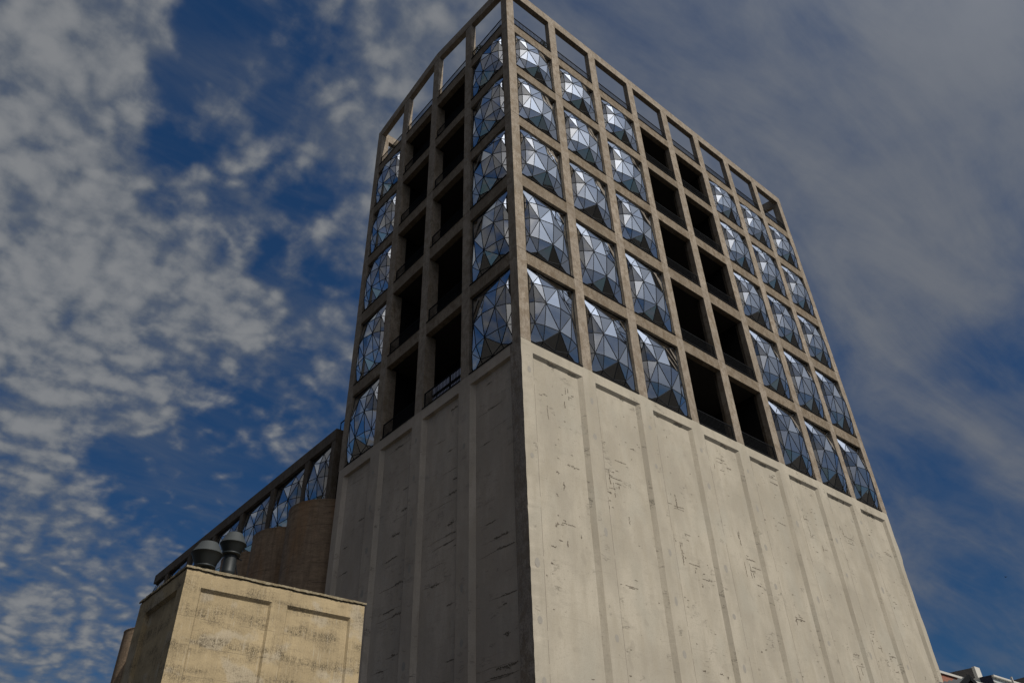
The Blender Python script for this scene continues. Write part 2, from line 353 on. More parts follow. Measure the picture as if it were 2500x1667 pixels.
def tag(o, label=None, cat=None, group=None, kind=None):
    if label: o['label'] = label
    if cat: o['category'] = cat
    if group: o['group'] = group
    if kind: o['kind'] = kind
    return o
def thing(name, label, cat, group=None):
    o = bpy.data.objects.new(name, None); col.objects.link(o); o.empty_display_size = .3
    return tag(o, label, cat, group)
def Z(z): return z+ZO

# ------------------------------------------------------------------ ground
g = MB(); g.face([(-1500, -1500, 0), (1500, -1500, 0), (1500, 1500, 0), (-1500, 1500, 0)])
tag(g.build('ground', M['ground']), kind='structure')

# ------------------------------------------------------------------ grain tower
XE, YW = 36.72, 18.6
RX = [(.69, 4.43), (5.14, 8.91), (9.67, 13.6), (14.31, 18.01), (18.83, 22.56), (23.34, 27.08), (27.85, 31.62), (32.32, 36.0)]
LY = [(.65, 4.38), (5.16, 8.91), (9.69, 13.46), (14.26, 17.85)]
U = [Z(a) for a in (24.58, 19.36, 13.6, 7.81, 1.28, -5.12)]       # beam upper edges (openings' sills) 1..6
LO = [Z(a) for a in (23.61, 18.45, 12.64, 6.79, .37)]              # beam lower edges (openings' heads) rows 1..5
T0, TT, SL = Z(28.85), Z(29.81), .172
TH = .42
tower = thing('grain_tower', 'tall concrete grain tower with a grid of bulging faceted windows above blank walls', 'tower')
def rise(y): return SL*min(max(y, 0), YW-max(min(y, YW), 0))
# maps (s along facade, d depth inward, z) to world for the two seen faces and their opposites
FR = lambda s, d, z: (s, d, z)
FL = lambda s, d, z: (d, s, z)
FB = lambda s, d, z: (s, YW-d, z)
FE = lambda s, d, z: (XE-d, s, z)
def fbox(mb, F, s0, s1, d0, d1, z0, z1, z1b=None):
    z1b = z1 if z1b is None else z1b
    p = [F(s0, d0, z0), F(s1, d0, z0), F(s1, d1, z0), F(s0, d1, z0), F(s0, d0, z1), F(s1, d0, z1b), F(s1, d1, z1b), F(s0, d1, z1)]
    a = Vector(p[1])-Vector(p[0]); b = Vector(p[3])-Vector(p[0])
    if a.cross(b).z < 0: p = [p[0], p[3], p[2], p[1], p[4], p[7], p[6], p[5]]
    mb.hexa(p)

fr = MB()
zb, zt = U[5], U[0]
# columns in storey-high lifts with fine open joints; corner posts first
def column(x0, x1, y0, y1, top):
    zs = [U[5]+.002] + [z for k in (4, 3, 2, 1, 0) for z in (LO[k]-.0, U[k])] + [top]
    zs = [zs[0]] + [U[k]+.02 for k in (4, 3, 2, 1, 0)] + [top]
    for a, b in zip(zs[:-1], zs[1:]):
        e = random.uniform(-.006, .006)
        fr.box(x0+e, x1-e, y0+e, y1-e, a+.012, b-.012)
    fr.box(x0+.02, x1-.02, y0+.02, y1-.02, zs[0], top-.05)
for cx in ((0, .69), (36.0, XE)):
    for cy in ((0, .65), (17.85, YW)): column(cx[0], cx[1], cy[0], cy[1], T0)
for i in range(7):
    x0, x1 = RX[i][1], RX[i+1][0]
    column(x0, x1, 0, TH, T0)
    fr.box(x0, x1, YW-TH, YW, Z(-5), T0)
for i in range(3):
    y0, y1 = LY[i][1], LY[i+1][0]
    top = T0+SL*min(y0, YW-y1)-.001
    column(0, TH, y0, y1, top)
    fr.box(XE-TH, XE, y0, y1, Z(-5), top)
# beams
for k in range(5):
    bmz = MB()
    za, zc_ = LO[k], U[k]
    for a, b in RX:
        for F in (FR, FB): fbox(bmz, F, a, b, .006, TH-.01, za, zc_)
    for a, b in LY:
        for F in (FL, FE): fbox(bmz, F, a, b, .006, TH-.01, za, zc_)
    bmz.build('spandrel_beam', M['beam'], tower)
# top chord: level along the long sides, shallow gable along the short sides
for F in (FR, FB): fbox(fr, F, .0, XE, 0, TH, T0, TT)
H = YW/2
for F in (FL, FE):
    for a, b in ((TH, H), (H, YW-TH)):
        za, zb_ = rise(a), rise(b)
        p = [F(a, 0, T0+za), F(b, 0, T0+zb_), F(b, TH, T0+zb_), F(a, TH, T0+za), F(a, 0, TT+za), F(b, 0, TT+zb_), F(b, TH, TT+zb_), F(a, TH, TT+za)]
        if (Vector(p[1])-Vector(p[0])).cross(Vector(p[3])-Vector(p[0])).z < 0: p = [p[0], p[3], p[2], p[1], p[4], p[7], p[6], p[5]]
        fr.hexa(p)
fr.build('concrete_frame', M['frame'], tower)

# thin drip flashing at every sill
for k in range(6):
    for F, S in ((FR, RX), (FL, LY)):
        for a, b in S:
            fl = MB(); fbox(fl, F, a+.01, b-.01, -.045, .12, U[k]+.004, U[k]+.05); fl.build('sill', M['flash'], tower)

# interior: slabs, core, balcony enclosures
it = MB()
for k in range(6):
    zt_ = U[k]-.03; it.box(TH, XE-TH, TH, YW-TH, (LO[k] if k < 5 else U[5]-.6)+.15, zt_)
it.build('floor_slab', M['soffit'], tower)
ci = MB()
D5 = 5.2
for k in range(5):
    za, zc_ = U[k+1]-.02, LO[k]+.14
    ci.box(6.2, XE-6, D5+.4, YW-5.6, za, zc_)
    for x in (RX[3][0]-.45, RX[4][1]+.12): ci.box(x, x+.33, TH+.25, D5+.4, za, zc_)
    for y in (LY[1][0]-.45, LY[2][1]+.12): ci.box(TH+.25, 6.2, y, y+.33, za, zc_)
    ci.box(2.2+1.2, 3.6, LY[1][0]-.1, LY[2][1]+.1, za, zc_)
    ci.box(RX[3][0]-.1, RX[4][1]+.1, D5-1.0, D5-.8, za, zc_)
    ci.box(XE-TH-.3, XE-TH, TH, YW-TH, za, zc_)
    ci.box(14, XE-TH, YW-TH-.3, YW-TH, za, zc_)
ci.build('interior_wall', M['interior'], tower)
# concrete reveals of the open balconies (deeper than the window reveals)
for k in range(5):
    za, zc_ = U[k+1]+.0, LO[k]
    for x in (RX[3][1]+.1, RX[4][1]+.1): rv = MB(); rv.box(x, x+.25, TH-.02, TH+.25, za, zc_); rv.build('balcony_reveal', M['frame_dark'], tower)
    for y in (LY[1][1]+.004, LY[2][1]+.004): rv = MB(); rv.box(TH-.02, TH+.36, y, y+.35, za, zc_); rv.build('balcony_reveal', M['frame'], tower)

# pillow windows ---------------------------------------------------
ND = {'A': (.045, .72, -.22), 'B': (.22, .497, -.45), 'C': (.468, .49, -.66), 'D': (.471, .219, -.44), 'E': (.076, .235, -.1), 'F': (.222, .067, -.055),
      'G': (.745, .505, -.41), 'H': (.86, .19, -.22), 'I': (.70, .205, -.40), 'J': (.684, .055, -.13), 'K': (.489, .777, -.39), 'Lt': (.16, .85, -.25),
      'M': (.214, .225, -.29), 'N': (.083, .5, -.12), 'O': (.18, .71, -.44), 'Em': (.47, .035, .06), 'Tk': (.5, .97, .12)}
DF = .25
for n_, (a, b) in {'TL': (0, 1), 'TM': (.25, 1), 'TR': (1, 1), 'R1': (1, .5), 'BR': (1, 0), 'b1': (.22, 0), 'b3': (.72, 0), 'BL': (0, 0), 'l1': (0, .24), 'l2': (0, .5), 'l3': (0, .74)}.items():
    ND[n_] = (a, b, DF)
TRI = 'TL l3 A|l3 l2 A|l2 N A|l2 E N|l2 l1 E|l1 BL E|BL F E|BL b1 F|TL A Lt|TL Lt TM|A O Lt|A B O|A N B|N E B|E M B|E F M|F D M|M D B|B D C|B C K|B K O|O K Lt|Lt K TM|K TR TM|K G TR|C G K|G R1 TR|C D G|D I G|G I H|G H R1|D J I|I J H|H BR R1|J BR H|J b3 BR|F b1 Em|F Em D|Em J D|b1 b3 Em|Em b3 J'.split('|')
del ND['Tk']
TRI = [t_.split() for t_ in TRI]
def pillow(F, s0, s1, z0, z1, parent, flip=False, bulge=1., jit=.005):
    P = {}
    for n_, (a, b, d) in ND.items():
        if a in (0, 1) or b in (0, 1): q = (a, b, d)
        else: q = (a+random.uniform(-jit, jit), b+random.uniform(-jit, jit), DF-(DF-d)*bulge*random.uniform(.975, 1.025))
        P[n_] = Vector(F(s0+q[0]*(s1-s0), q[2], z0+q[1]*(z1-z0)))
    cen = Vector(F((s0+s1)/2, 3., (z0+z1)/2))
    gm = MB(); edges = set()
    for t_ in TRI:
        a, b, c = (P[x] for x in t_)
        nrm = (b-a).cross(c-a)
        if nrm.dot((a+b+c)/3-cen) < 0: b, c = c, b
        gm.face([a, b, c])
        for i in range(3): edges.add(tuple(sorted((t_[i], t_[(i+1) % 3]))))
    fm = MB(); frame = {n_ for n_ in ND if ND[n_][2] == DF}
    for a, b in sorted(edges):
        w_ = .038 if (a in frame and b in frame) else .018
        fm.bar(P[a], P[b], w_, w_*.95)
    a, b = (s0+.02, s1-.02), (z0+.02, z1-.02)
    for (q0, q1) in (((s0+.05, z0+.07), (s1-.05, z0+.07)), ((s0+.05, z1-.05), (s1-.05, z1-.05)), ((s0+.05, z0), (s0+.05, z1)), ((s1-.05, z0), (s1-.05, z1))):
        fm.bar(F(q0[0], DF+.03, q0[1]), F(q1[0], DF+.03, q1[1]), .05, .06)
    o = fm.build('window', M['mullion'], parent)
    gm.build('glass', M['glass'], o)
    return o
for k in range(5):
    for i in (0, 1, 2, 5, 6, 7): pillow(FR, RX[i][0], RX[i][1], U[k+1]+.01, LO[k]-.01, tower)
    for i in (0, 3): pillow(FL, LY[i][0], LY[i][1], U[k+1]+.01, LO[k]-.01, tower)

# railings ---------------------------------------------------------
def railing(F, s0, s1, z, parent, d=.14, h=1.08):
    mb = MB(); n = int((s1-s0)/.135)
    mb.bar(F(s0, d, z+h), F(s1, d, z+h), .028, .028); mb.bar(F(s0, d, z+.12), F(s1, d, z+.12), .016, .016)
    for i in range(1, n): x = s0+(s1-s0)*i/n; mb.bar(F(x, d, z+.06), F(x, d, z+h), .014, .014)
    for x in (s0+.03, s1-.03): mb.bar(F(x, d, z), F(x, d, z+h), .022, .022)
    return mb.build('railing', M['rail'], parent)
for i, (a, b) in enumerate(RX): railing(FR, a, b, U[0]+.05, tower)
for a, b in LY: railing(FL, a, b, U[0]+.05, tower)
for k in range(1, 6):
    for a, b in RX[3:5]: railing(FR, a, b, U[k]+.05, tower)
    for a, b in LY[1:3]: railing(FL, a, b, U[k]+.05, tower)
for (a, b) in ((26.9, 28.9), (28.95, 30.95), (31.0, 33.0), (33.05, 35.1)):
    mb = MB(); mb.box(a, b, 1.1, 1.125, U[0]+.05, U[0]+1.75); mb.build('glass_balustrade', M['glass_green'], tower)
for (a, b) in ((1.2, 3.4), (3.45, 5.7)):
    mb = MB(); mb.box(35.2, 35.225, a, b, U[0]+.05, U[0]+1.75); mb.build('glass_balustrade', M['glass_green'], tower)
# pale panels behind the balcony rail, lowest storey of the shaded side
for (a, b) in ((5.22, 5.55), (5.75, 6.95), (7.1, 8.3), (8.45, 8.8)):
    mb = MB(); mb.box(.62, .65, a, b, U[5]+1.2, U[5]+1.62); mb.box(.62, .65, a, b, U[5]+.35, U[5]+.95)
    mb.build('rail_panel', M['pale'], tower)

# lower walls with sunken, splayed panels ---------------------------
RP = [(.78, 4.34), (5.29, 8.86), (9.94, 13.46), (14.54, 18.04), (19.08, 22.33), (23.43, 26.95), (28.01, 31.4), (32.44, 36.0)]
LP = [(.86, 4.3), (5.31, 8.86), (9.9, 13.4), (14.5, 17.85)]
HZ = Z(-5.8); WT = U[5]; SW, SD, HW = .3, .13, .2
zs = [0]
while zs[-1] < WT-.2: zs.append(min(zs[-1]+random.uniform(.12, .4), WT))
zs[-1] = WT
cor = [(random.uniform(-.004, .014) if 0 < i < len(zs)-1 else 0, random.uniform(-.004, .014) if 0 < i < len(zs)-1 else 0) for i in range(len(zs))]
wob2 = [.04*math.sin(z*.9)+.03*math.sin(z*2.3+1)+random.uniform(-.015, .015)+(-.1 if z < Z(-9) else .0) for z in zs]
def lower(F, W, panels, name, m_main, flipside):
    mb = MB()
    SD, HW = (.2, .06) if flipside else (.14, .2)
    # edge strips (uneven arris)
    first = panels[0][0]; last = panels[-1][1]
    for i in range(len(zs)-1):
        a, b = zs[i], zs[i+1]
        (cx0, cy0), (cx1, cy1) = cor[i], cor[i+1]
        if not flipside: e0, e1 = (cx0, cy0, a), (cx1, cy1, b)
        else: e0, e1 = (cx0, cy0, a), (cx1, cy1, b)
        mb.k = 1 if flipside else 0
        if flipside: mb.face([e0, F(first, 0, a), F(first, 0, b), e1])
        else: mb.face([e0, F(first, 0, a), F(first, 0, b), e1])
        mb.k = 0
        wa, wb = (wob2[i], wob2[i+1]) if not flipside else (0, 0)
        mb.face([F(last, 0, a), F(W-.0+wa-.08, 0, a), F(W+wb-.08, 0, b), F(last, 0, b)])
        mb.face([F(W+wa-.08, 0, a), F(W+wa-.08, 1., a), F(W+wb-.08, 1., b), F(W+wb-.08, 0, b)])
    # pilasters
    for (a0, a1), (b0, b1) in zip(panels[:-1], panels[1:]):
        mb.face([F(a1, 0, 0), F(b0, 0, 0), F(b0, 0, HZ), F(a1, 0, HZ)])
    mb.face([F(first, 0, HZ), F(last, 0, HZ), F(last, 0, WT), F(first, 0, WT)])
    for a, b in panels:
        # far side splayed, near side square; head splayed
        mb.face([F(a+.03, SD, 0), F(b-SW, SD, 0), F(b-SW, SD, HZ-HW), F(a+.03, SD, HZ-HW)])
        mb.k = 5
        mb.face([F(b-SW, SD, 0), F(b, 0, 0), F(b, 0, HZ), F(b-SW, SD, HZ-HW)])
        mb.k = 0
        mb.face([F(a, 0, 0), F(a+.03, SD, 0), F(a+.03, SD, HZ-HW), F(a, 0, HZ)])
        mb.face([F(a+.03, SD, HZ-HW), F(b-SW, SD, HZ-HW), F(b, 0, HZ), F(a, 0, HZ)])
        mb.k = 2
        z_ = .3
        while z_ < HZ-.2:
            l_ = random.uniform(.8, 3.5); fbox(mb, F, a-.013, a+.001, -.003, .02, z_, min(z_+l_, HZ-.1)); z_ += l_+random.uniform(0, .5)
        mb.k = 0
    # eroded pour lines and gouges, tie-hole patches
    def ribbon(s0, z0, ln, th, vert=False, dep=None, seedw=.35):
        n_ = max(3, int(ln/.09)); up_, dn = [], []; off = 0
        for i in range(n_+1):
            t_ = i/n_; off += random.uniform(-.018, .018); e = math.sin(math.pi*min(1, max(0, t_)))**.5
            w1 = th*e*random.uniform(.25, 1.); w2 = th*e*random.uniform(.25, 1.)
            if vert: up_.append((s0+off+w1, z0-ln*t_)); dn.append((s0+off-w2, z0-ln*t_))
            else: up_.append((s0+ln*t_, z0+off+w1)); dn.append((s0+ln*t_, z0+off-w2))
        for i in range(n_): mb.face([F(*(lambda q: (q[0], dep, q[1]))(q)) for q in (dn[i], dn[i+1], up_[i+1], up_[i])])
    def scab(s0, z0, ln, th, dep, vert=False, dens=1.):
        off = 0; n_ = int(ln/.05*dens)+2; drift = random.uniform(-.02, .02)
        for i in range(n_):
            t_ = i/n_; off += random.uniform(-.012, .012)+drift*.05; e = .35+.65*math.sin(math.pi*t_)
            for q in range(2):
                ca = ln*t_+random.uniform(-.04, .04); cb = off+random.gauss(0, .45)*th*e
                ra, rb = random.uniform(.02, .06), random.uniform(.008, .02)+th*.22*random.random()
                P_ = []
                for j in range(6):
                    an = j*math.pi/3; da = ra*math.cos(an)*random.uniform(.6, 1.3); db = rb*math.sin(an)*random.uniform(.6, 1.3)
                    P_.append(F(s0+cb+db, dep, z0-ca-da) if vert else F(s0+ca+da, dep, z0+cb+db))
                mb.face(P_); dep -= .00001
    rs = random.getstate(); random.seed(31 if flipside else 12)
    mb.k = 3
    for a, b in panels:
        x0_, x1_ = a+.12, b-SW-.08; dep = SD-.004
        if flipside:
            z_ = HZ-.6
            while z_ > 1:
                if random.random() < .82:
                    l_ = random.uniform(.5, x1_-x0_); s_ = random.uniform(x0_, x1_-l_) if random.random() < .5 else x0_
                    ribbon(s_, z_, l_, random.choice((.01, .014, .022)), dep=dep)
                    if random.random() < .7: scab(s_+random.uniform(0, .4)*l_, z_, l_*random.uniform(.25, .7), random.choice((.03, .05, .1)), dep-.002)
                z_ -= random.choice((.35, .6, .9, 1.25, 1.6))
        else:
            for c_ in range(9):
                cx_, cz_ = random.uniform(x0_, x1_-.6), random.uniform(Z(-25), HZ-.5)
                for q in range(random.choice((1, 1, 2, 4, 7))):
                    l_ = random.choice((.1, .15, .25, .4, .8)); sx = cx_+random.uniform(-.35, .45); sz = cz_+random.uniform(-.6, .6)
                    if random.random() < .3: scab(min(max(sx, x0_), x1_), sz, l_, random.choice((.015, .03, .06)), dep, True, random.uniform(.5, 1))
                    else: scab(max(x0_, min(sx, x1_-l_)), sz, l_, random.choice((.01, .015, .03, .06)), dep, False, random.uniform(.5, 1))
            for c_ in range(16): scab(random.uniform(x0_, x1_), random.uniform(Z(-25), HZ-.5), .04, .02, dep)
        for q in range(random.choice((1, 2, 3, 4))): scab(random.uniform(a+.2, b-.9), HZ-.045, random.uniform(.1, .7), .035, .012)
    mb.k = 4
    for (a0, a1), (b0, b1) in zip([(0, .1)]+panels[:-1], panels):
        for q in range(9):
            if random.random() < .25 or (flipside and a1 < 1): continue
            cx_ = (a1+b0)/2+random.uniform(-.07, .07); cz_ = HZ-1.2-q*2.45+random.uniform(-.15, .15); rx, rz = random.uniform(.1, .15), random.uniform(.14, .24)
            mb.face([F(cx_+rx*math.cos(i*math.pi/8)*random.uniform(.9, 1.1), -.003, cz_+rz*math.sin(i*math.pi/8)) for i in range(16)])
    random.setstate(rs); mb.k = 0
    # top edge
    mb.face([F(0.02, 0, WT), F(W-.02, 0, WT), F(W-.02, 1.2, WT), F(0.02, 1.2, WT)])
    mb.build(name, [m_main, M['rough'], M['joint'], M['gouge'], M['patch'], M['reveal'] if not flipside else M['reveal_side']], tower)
lower(FR, XE, RP, 'front_wall', M['wall'], False)
lower(FL, YW, LP, 'side_wall', M['wallside'], True)
bk = MB(); bk.box(.6, XE-.3, 1.2, YW-.01, 0, WT-.7); bk.build('rear_wall', M['wallside'], tower)
for o in tower.children:
    if o.name.startswith('front_wall'): o['label'] = 'smooth sunlit wall of sunken panels'
    if o.name.startswith('side_wall'): o['label'] = 'shaded wall scarred by long pour lines'

# terrace plants
def shrub(x, y, z, h, rad, m_leaf, label):
    t_ = thing('potted_shrub', label, 'plant', None)
    t_.location = (x, y, z)
    pb = MB(); pb.lathe([(0, 0), (.2, 0), (.28, .4), (.24, .4), (.22, .34), (0, .34)], 0, 0, 14); pb.build('planter', M['pot'], t_, True)
    lb = MB()
    for i in range(260):
        a = random.uniform(0, 6.28); rr = rad*random.random()**.5; zz = .4+random.random()*h; q = (1-abs((zz-.4)/h-.45))*1.
        c_ = Vector((rr*math.cos(a)*q, rr*math.sin(a)*q, zz)); d1 = Vector((random.uniform(-1, 1), random.uniform(-1, 1), random.uniform(-1, 1))).normalized()*.09; d2 = d1.orthogonal().normalized()*.035
        lb.face([c_-d1, c_+d2, c_+d1, c_-d2])
    for i in range(7):
        a = i*.9; lb.bar((0, 0, .34), (rad*.6*math.cos(a), rad*.6*math.sin(a), .4+h*.8), .012)
    lb.build('foliage', m_leaf, t_)
shrub(.42, 3.9, U[0], 1.2, .5, M['leaf'], 'yellow-green shrub behind the terrace rail near the tower corner')
shrub(4.0, .45, U[0], 1.1, .42, M['leaf'], 'small dark shrub behind the first rail bay of the sunlit side')
shrub(.42, 16.2, U[0], 1.2, .5, M['leaf2'], 'straw-coloured shrub in the farthest rail bay of the shaded side')

# ------------------------------------------------------------------ silo building behind the tower
silo = thing('silo_building', 'low dark row of round concrete silos under a glazed gallery behind the tower', 'silos')
SZ, SP, SC0, SR = Z(-6.75), 5.57, 21.8, 2.78
for k in range(7):
    cy = SC0+SP*k
    prof = [(SR, 0)]; z = 0
    while z < SZ-.5: z = min(z+1.25, SZ-.35); prof.append((SR+random.uniform(-.005, .005), z))
    prof += [(SR, SZ-.05), (SR+.03, SZ), (SR-.3, SZ+.002), (.01, SZ+.004)]
    mb = MB(); mb.lathe(prof, 1.4, cy, 56)
    mb.build('silo', M['silo'], silo, True)
mb = MB(); mb.box(1.9, 12, SC0-2.3, SC0+SP*6+2.5, 0, SZ-.1); mb.build('silo_wall', M['silo'], silo)
GT, GB, GF = Z(-1.33), Z(-2.17), Z(-7.3)
mb = MB()
mb.box(0, .55, 19.65, 55.15, GB, GT)                                  # roof-edge beam
mb.box(.55, 14, 19.65, 20.2, GB, GT); mb.box(.55, 14, 54.6, 55.15, GB, GT)
gy = [(19.65, 20.2)] + [(23.4+SP*i, 24.1+SP*i) for i in range(6)]
for a, b in gy: mb.box(.03, .5, a+.004, b-.004, GF, GB)
mb.box(.6, 14, 20.25, 54.6, GB+.4, GT-.05)
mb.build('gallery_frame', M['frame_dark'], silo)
mb = MB(); mb.box(5.5, 14, 20.4, 54.5, GF-.4, GB+.4); mb.box(.6, 14, 19.7, 20.1, GF, GB); mb.box(.2, 14, 20, 55, GF-.5, GF-.02); mb.build('gallery_wall', M['interior'], silo)  # the end return is black: its shade is put into the colour
FS = lambda s, d, z: (.06+d, s, z)
bays = [(20.2, 23.4)] + [(24.1+SP*i, 23.4+SP*(i+1)) for i in range(5)] + [(24.1+SP*5, 55.1)]
for a, b in bays: pillow(FS, a, b, GF, GB-.01, silo)
mb = MB()
for y0, y1 in ((18.9, 19.75),):
    mb.bar((.3, y0, GT+.55), (.3, y1, GT+.55), .03)
for y in (18.95, 19.7): mb.bar((.3, y, GT), (.3, y, GT+.55), .025)
mb.build('roof_rail', M['rail'], silo)

# ------------------------------------------------------------------ small annex in front
AX0, AX1, AY0, AY1 = -13.16, -6.53, 2., 6.42
AT = Z(-19.36)-.0; AW = Z(-19.47)
annex = thing('service_building', 'small sunlit buff concrete block with two sunken panels in front of the silos', 'building')
APX = [(-12.6, -10.13), (-9.55, -7.07)]; APH = Z(-19.98)
mb = MB()
def apanel(F, W0, W1, panels, hz, sd, sw, hw):
    e = [W0]+[q for p_ in panels for q in p_]+[W1]
    for i in range(0, len(e), 2): mb.face([F(e[i], 0, 0), F(e[i+1], 0, 0), F(e[i+1], 0, hz), F(e[i], 0, hz)])
    mb.face([F(W0, 0, hz), F(W1, 0, hz), F(W1, 0, AW), F(W0, 0, AW)])
    for a, b in panels:
        mb.face([F(a+sw, sd, 0), F(b-sw, sd, 0), F(b-sw, sd, hz-hw), F(a+sw, sd, hz-hw)])
        mb.face([F(b-sw, sd, 0), F(b, 0, 0), F(b, 0, hz), F(b-sw, sd, hz-hw)])
        mb.face([F(a, 0, 0), F(a+sw, sd, 0), F(a+sw, sd, hz-hw), F(a, 0, hz)])
        mb.face([F(a+sw, sd, hz-hw), F(b-sw, sd, hz-hw), F(b, 0, hz), F(a, 0, hz)])
FA = lambda s, d, z: (s, AY0+d, z)
FAl = lambda s, d, z: (AX0+d, s, z)
apanel(FA, AX0, AX1, APX, APH, .085, .06, .12)
apanel(FAl, AY0, AY1, [(2.55, 5.55)], APH, .14, .06, .08)
mb.face([(AX1, AY0, 0), (AX1, AY1, 0), (AX1, AY1, AW), (AX1, AY0, AW)]); mb.face([(AX1, AY1, 0), (AX0, AY1, 0), (AX0, AY1, AW), (AX1, AY1, AW)])
mb.build('wall', M['annex'], annex)
# eroded roof slab edge
mb = MB(); n = 90
def edge_pts(p0, p1, out, n):
    P = []
    for i in range(n+1):
        t_ = i/n; j = random.uniform(-.01, .01) if 0 < i < n else 0
        P.append((Vector(p0).lerp(Vector(p1), t_), j, random.uniform(-.008, .014)+.012*math.sin(i*.31)))
    return P
def slab_side(p0, p1, out):
    P = edge_pts(p0, p1, out, n); out = Vector(out)
    for (a, ja, ka), (b, jb, kb) in zip(P[:-1], P[1:]):
        ta, tb = a+out*(.05+ja), b+out*(.05+jb)
        za, zb2 = AW+.03+ka, AW+.03+kb
        mb.face([(ta.x, ta.y, za), (tb.x, tb.y, zb2), (tb.x, tb.y, AT+jb*.3), (ta.x, ta.y, AT+ja*.3)])
        mb.face([(a.x, a.y, za+.01), (b.x, b.y, zb2+.01), (tb.x, tb.y, zb2), (ta.x, ta.y, za)])
        c_ = (a+b)/2
        mb.face([(ta.x, ta.y, AT+ja*.3), (tb.x, tb.y, AT+jb*.3), (b.x-out.x*.6, b.y-out.y*.6, AT), (a.x-out.x*.6, a.y-out.y*.6, AT)])
slab_side((AX0-.05, AY0, 0), (AX1+.05, AY0, 0), (0, -1, 0)); slab_side((AX0, AY0-.05, 0), (AX0, AY1+.05, 0), (-1, 0, 0))
mb.box(AX0+.02, AX1, AY0+.02, AY1, AW-.05, AT-.01)
mb.build('roof_slab', M['annex_cap'], annex)

# exhaust vents on the annex roof
def cone(mb, prof, cx, cy): mb.lathe(prof, cx, cy, 40)
v1 = thing('exhaust_vent', 'wider squat dark metal roof vent at the annex corner', 'roof vent', 'exhaust vents on the annex roof'); v1.location = (-11.86, 4.4, AT)
def vent(root, zmax, rmax, rtop, htop, rbot, hbot, rp, brace):
    mb = MB(); cone(mb, [(rmax-.012, zmax+.002), (rmax, zmax+.02), (rtop, zmax+htop), (rtop-.03, zmax+htop), (rtop-.05, zmax+.1)], 0, 0); mb.build('upper_cone', M['vent_light'], root, False)
    mb = MB(); cone(mb, [(rbot, zmax-hbot), (rmax*.86, zmax-hbot*.35), (rmax, zmax), (rmax+.012, zmax+.012), (rmax-.02, zmax+.02), (rbot-.02, zmax-hbot+.05)], 0, 0)
    mb.build('lower_cone', M['vent_dark'], root, True)
    mb = MB(); cone(mb, [(rp, zmax-hbot-.06), (rbot+.05, zmax-hbot-.05), (rbot+.05, zmax-hbot+.01), (rbot, zmax-hbot+.03)], 0, 0); mb.build('collar', M['vent_dark'], root, True)
    mb = MB(); cone(mb, [(rp, 0), (rp, (zmax-hbot)*.55), (rp+.008, (zmax-hbot)*.56), (rp+.008, (zmax-hbot)*.6), (rp, (zmax-hbot)*.61), (rp, zmax-hbot-.05)], 0, 0); mb.build('pipe', M['vent_dark'], root, True)
    if brace:
        mb = MB(); mb.bar((rp, 0, zmax-hbot-.35), (rp+.42, -.1, 0), .018); mb.bar((rp*.5, rp*.8, zmax-hbot-.35), (.3, .7, 0), .018); mb.bar((rp-.02, 0, zmax-hbot-.1), (rp+.2, 0, zmax-hbot-.14), .02)
        mb.build('brace', M['rail'], root)
VZ1 = -17.95+19.36
vent(v1, VZ1, .55, .32, .42, .33, .46, .24, False)
v2 = thing('exhaust_vent', 'taller dark metal roof vent with a visible pipe and brace', 'roof vent', 'exhaust vents on the annex roof'); v2.location = (-10.93, 4.55, AT)
vent(v2, -17.31+19.36, .48, .285, .42, .29, .36, .235, True)
mb = MB(); mb.k = 0

# ------------------------------------------------------------------ buildings beyond, lower right
CX, CY, CZ = -20.78, -23.29, 1.6
def at(az, te, dist): a = R(az); return Vector((CX+dist*math.cos(a), CY+dist*math.sin(a), CZ+dist*te))
# brick building: long face towards -Y
bb = thing('brick_building', 'low red brick building with pale coping behind the tower foot', 'building')
p = at(22.0, .1975, 74); y = p.y; zt = p.z
mb = MB(); mb.box(p.x-4, p.x+26, y, y+12, 0, zt-.18); mb.build('wall', M['brick'], bb)
mb = MB(); mb.box(p.x-4.1, p.x+26.1, y-.12, y+12, zt-.18, zt); mb.build('coping', M['white'], bb)
# dark grey block with white end wall
gb = thing('parapet_block', 'tall grey block with a white sunlit end wall beyond the brick building', 'building')
c = at(20.15, .1975, 96)
mb = MB(); mb.box(c.x, c.x+1.1, c.y+.3, c.y+16, 0, c.z); mb.build('side_wall', M['greybox'], gb)
w_ = .42
mb = MB(); mb.box(c.x-.05, c.x+1.15, c.y, c.y+.3, 0, c.z+.08); mb.box(c.x+1.15, c.x+2.6, c.y+.1, c.y+.6, 0, c.z-.95); mb.build('end_wall', M['white'], gb)
mb = MB()
for i in range(6): mb.bar((c.x+.9+i*.35, c.y-.5, c.z-2.6), (c.x+.9+i*.35, c.y-.5, c.z-1.75), .03)
mb.bar((c.x+.8, c.y-.5, c.z-1.75), (c.x+2.8, c.y-.5, c.z-1.75), .04); mb.box(c.x+1.9, c.x+2.5, c.y-.45, c.y-.1, c.z-2.4, c.z-1.3)
mb.build('stair_rail', M['rail'], gb)
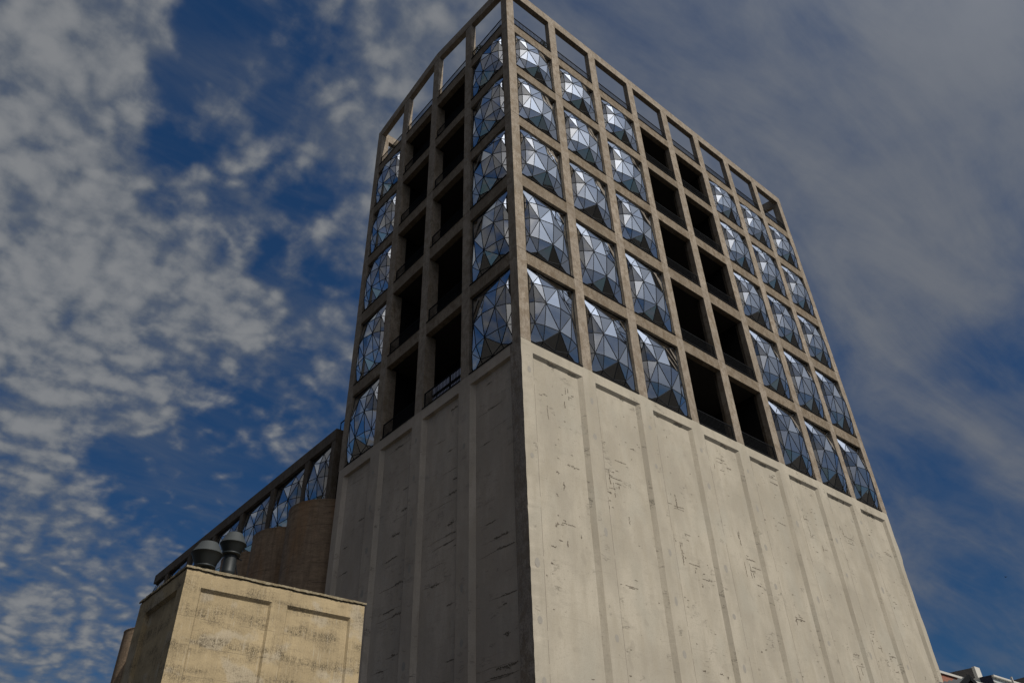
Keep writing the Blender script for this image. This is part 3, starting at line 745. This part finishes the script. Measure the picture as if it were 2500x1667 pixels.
# corrugated shed in front
sh = thing('metal_shed', 'dark gabled shed with corrugated metal roof in front of the tower foot', 'shed')
rp_ = at(20.69, .1893, 46); L0 = at(22.64, .1883, 50)
ridge_z = rp_.z; x_r, y_r = rp_.x, rp_.y
slope = math.tan(R(24)); W2 = 4.5
def corr(side):
    mb = MB(); n = 120; yl = 14.
    for i in range(n):
        ya = y_r+yl*i/n; yb_ = y_r+yl*(i+1)/n
        ha = .035*math.cos(math.pi*i); hb = .035*math.cos(math.pi*(i+1))
        xe = x_r+side*W2
        mb.face([(x_r, ya, ridge_z+ha), (xe, ya, ridge_z-W2*slope+ha), (xe, yb_, ridge_z-W2*slope+hb), (x_r, yb_, ridge_z+hb)])
        mb.face([(x_r, ya, ridge_z+ha-.06), (x_r, yb_, ridge_z+hb-.06), (xe, yb_, ridge_z-W2*slope+hb-.06), (xe, ya, ridge_z-W2*slope+ha-.06)])
    mb.build('roof', M['corr'], sh)
corr(-1); corr(1)
mb = MB(); ez = ridge_z-W2*slope
mb.face([(x_r-W2+.4, y_r+.7, 0), (x_r+W2-.4, y_r+.7, 0), (x_r+W2-.4, y_r+.7, ez+.1), (x_r, y_r+.7, ridge_z-.15), (x_r-W2+.4, y_r+.7, ez+.1)])
mb.box(x_r-W2+.4, x_r+W2-.4, y_r+.72, y_r+13.5, 0, ez-.05); mb.build('wall', M['navy'], sh)  # near-black gable stands in for the shaded open interior under the overhang
mb = MB()
for s_ in (-1, 1): mb.bar((x_r, y_r-.03, ridge_z-.02), (x_r+s_*W2, y_r-.03, ez-.02), .04, .12)
mb.build('bargeboard', M['rail'], sh)
# blue-grey clad building
cb = thing('clad_building', 'blue-grey clad building with dark end wall and pale roof edge', 'building')
c = at(19.44, .188, 90)
mb = MB(); mb.box(c.x+.05, c.x+30, c.y+.02, c.y+14, 0, c.z-.15); mb.build('wall', M['bluegrey'], cb)
mb = MB(); mb.box(c.x-.02, c.x+.05, c.y, c.y+1.1, 0, c.z-.02); mb.build('end_wall', M['navy'], cb)
mb = MB(); mb.box(c.x+.05, c.x+30, c.y-.2, c.y+14, c.z-.15, c.z); mb.box(c.x+.1, c.x+30, c.y-.05, c.y+.02, c.z-.62, c.z-.56); mb.build('coping', M['white'], cb)
# dark roof far right
dr = thing('dark_roofed_hall', 'dark pitched roof hall at the far right edge', 'building')
c = at(17.5, .1815, 120)
mb = MB()
mb.hexa([(c.x-1, c.y-2, 0), (c.x+20, c.y-2, 0), (c.x+20, c.y+16, 0), (c.x-1, c.y+16, 0), (c.x-1, c.y-2, c.z), (c.x+20, c.y-2, c.z), (c.x+20, c.y+16, c.z-1.2), (c.x-1, c.y+16, c.z-1.2)])
mb.build('wall', M['greybox'], dr)
mb = MB(); c2 = at(18.45, .1765, 88); mb.bar((c2.x, c2.y, 0), (c2.x, c2.y, CZ+88*.1835), .07); tag(mb.build('flagpole', M['white']), 'short white pole beside the clad building roof', 'pole')

# a bird far off in the right-hand sky
bd = MB(); bp = at(16.61, .2823, 130)
for s_ in (-1, 1):
    a = Vector((0, 0, 0)); tip = Vector((s_*.42*.7, -s_*.42*.7, .16)); mid_ = Vector((s_*.2*.7, -s_*.2*.7, .13))
    bd.face([a+Vector((.1, .1, 0)), mid_+Vector((.1, .1, 0)), tip, mid_+Vector((-.08, -.08, 0)), a-Vector((.1, .1, 0))])
bd.bar((-.22, -.22, 0), (.2, .2, .02), .05, .05, n=6)
o = bd.build('bird', M['bird']); o.location = bp; o.scale = (.6, .6, .6); tag(o, 'tiny dark bird flying in the right-hand sky', 'bird')
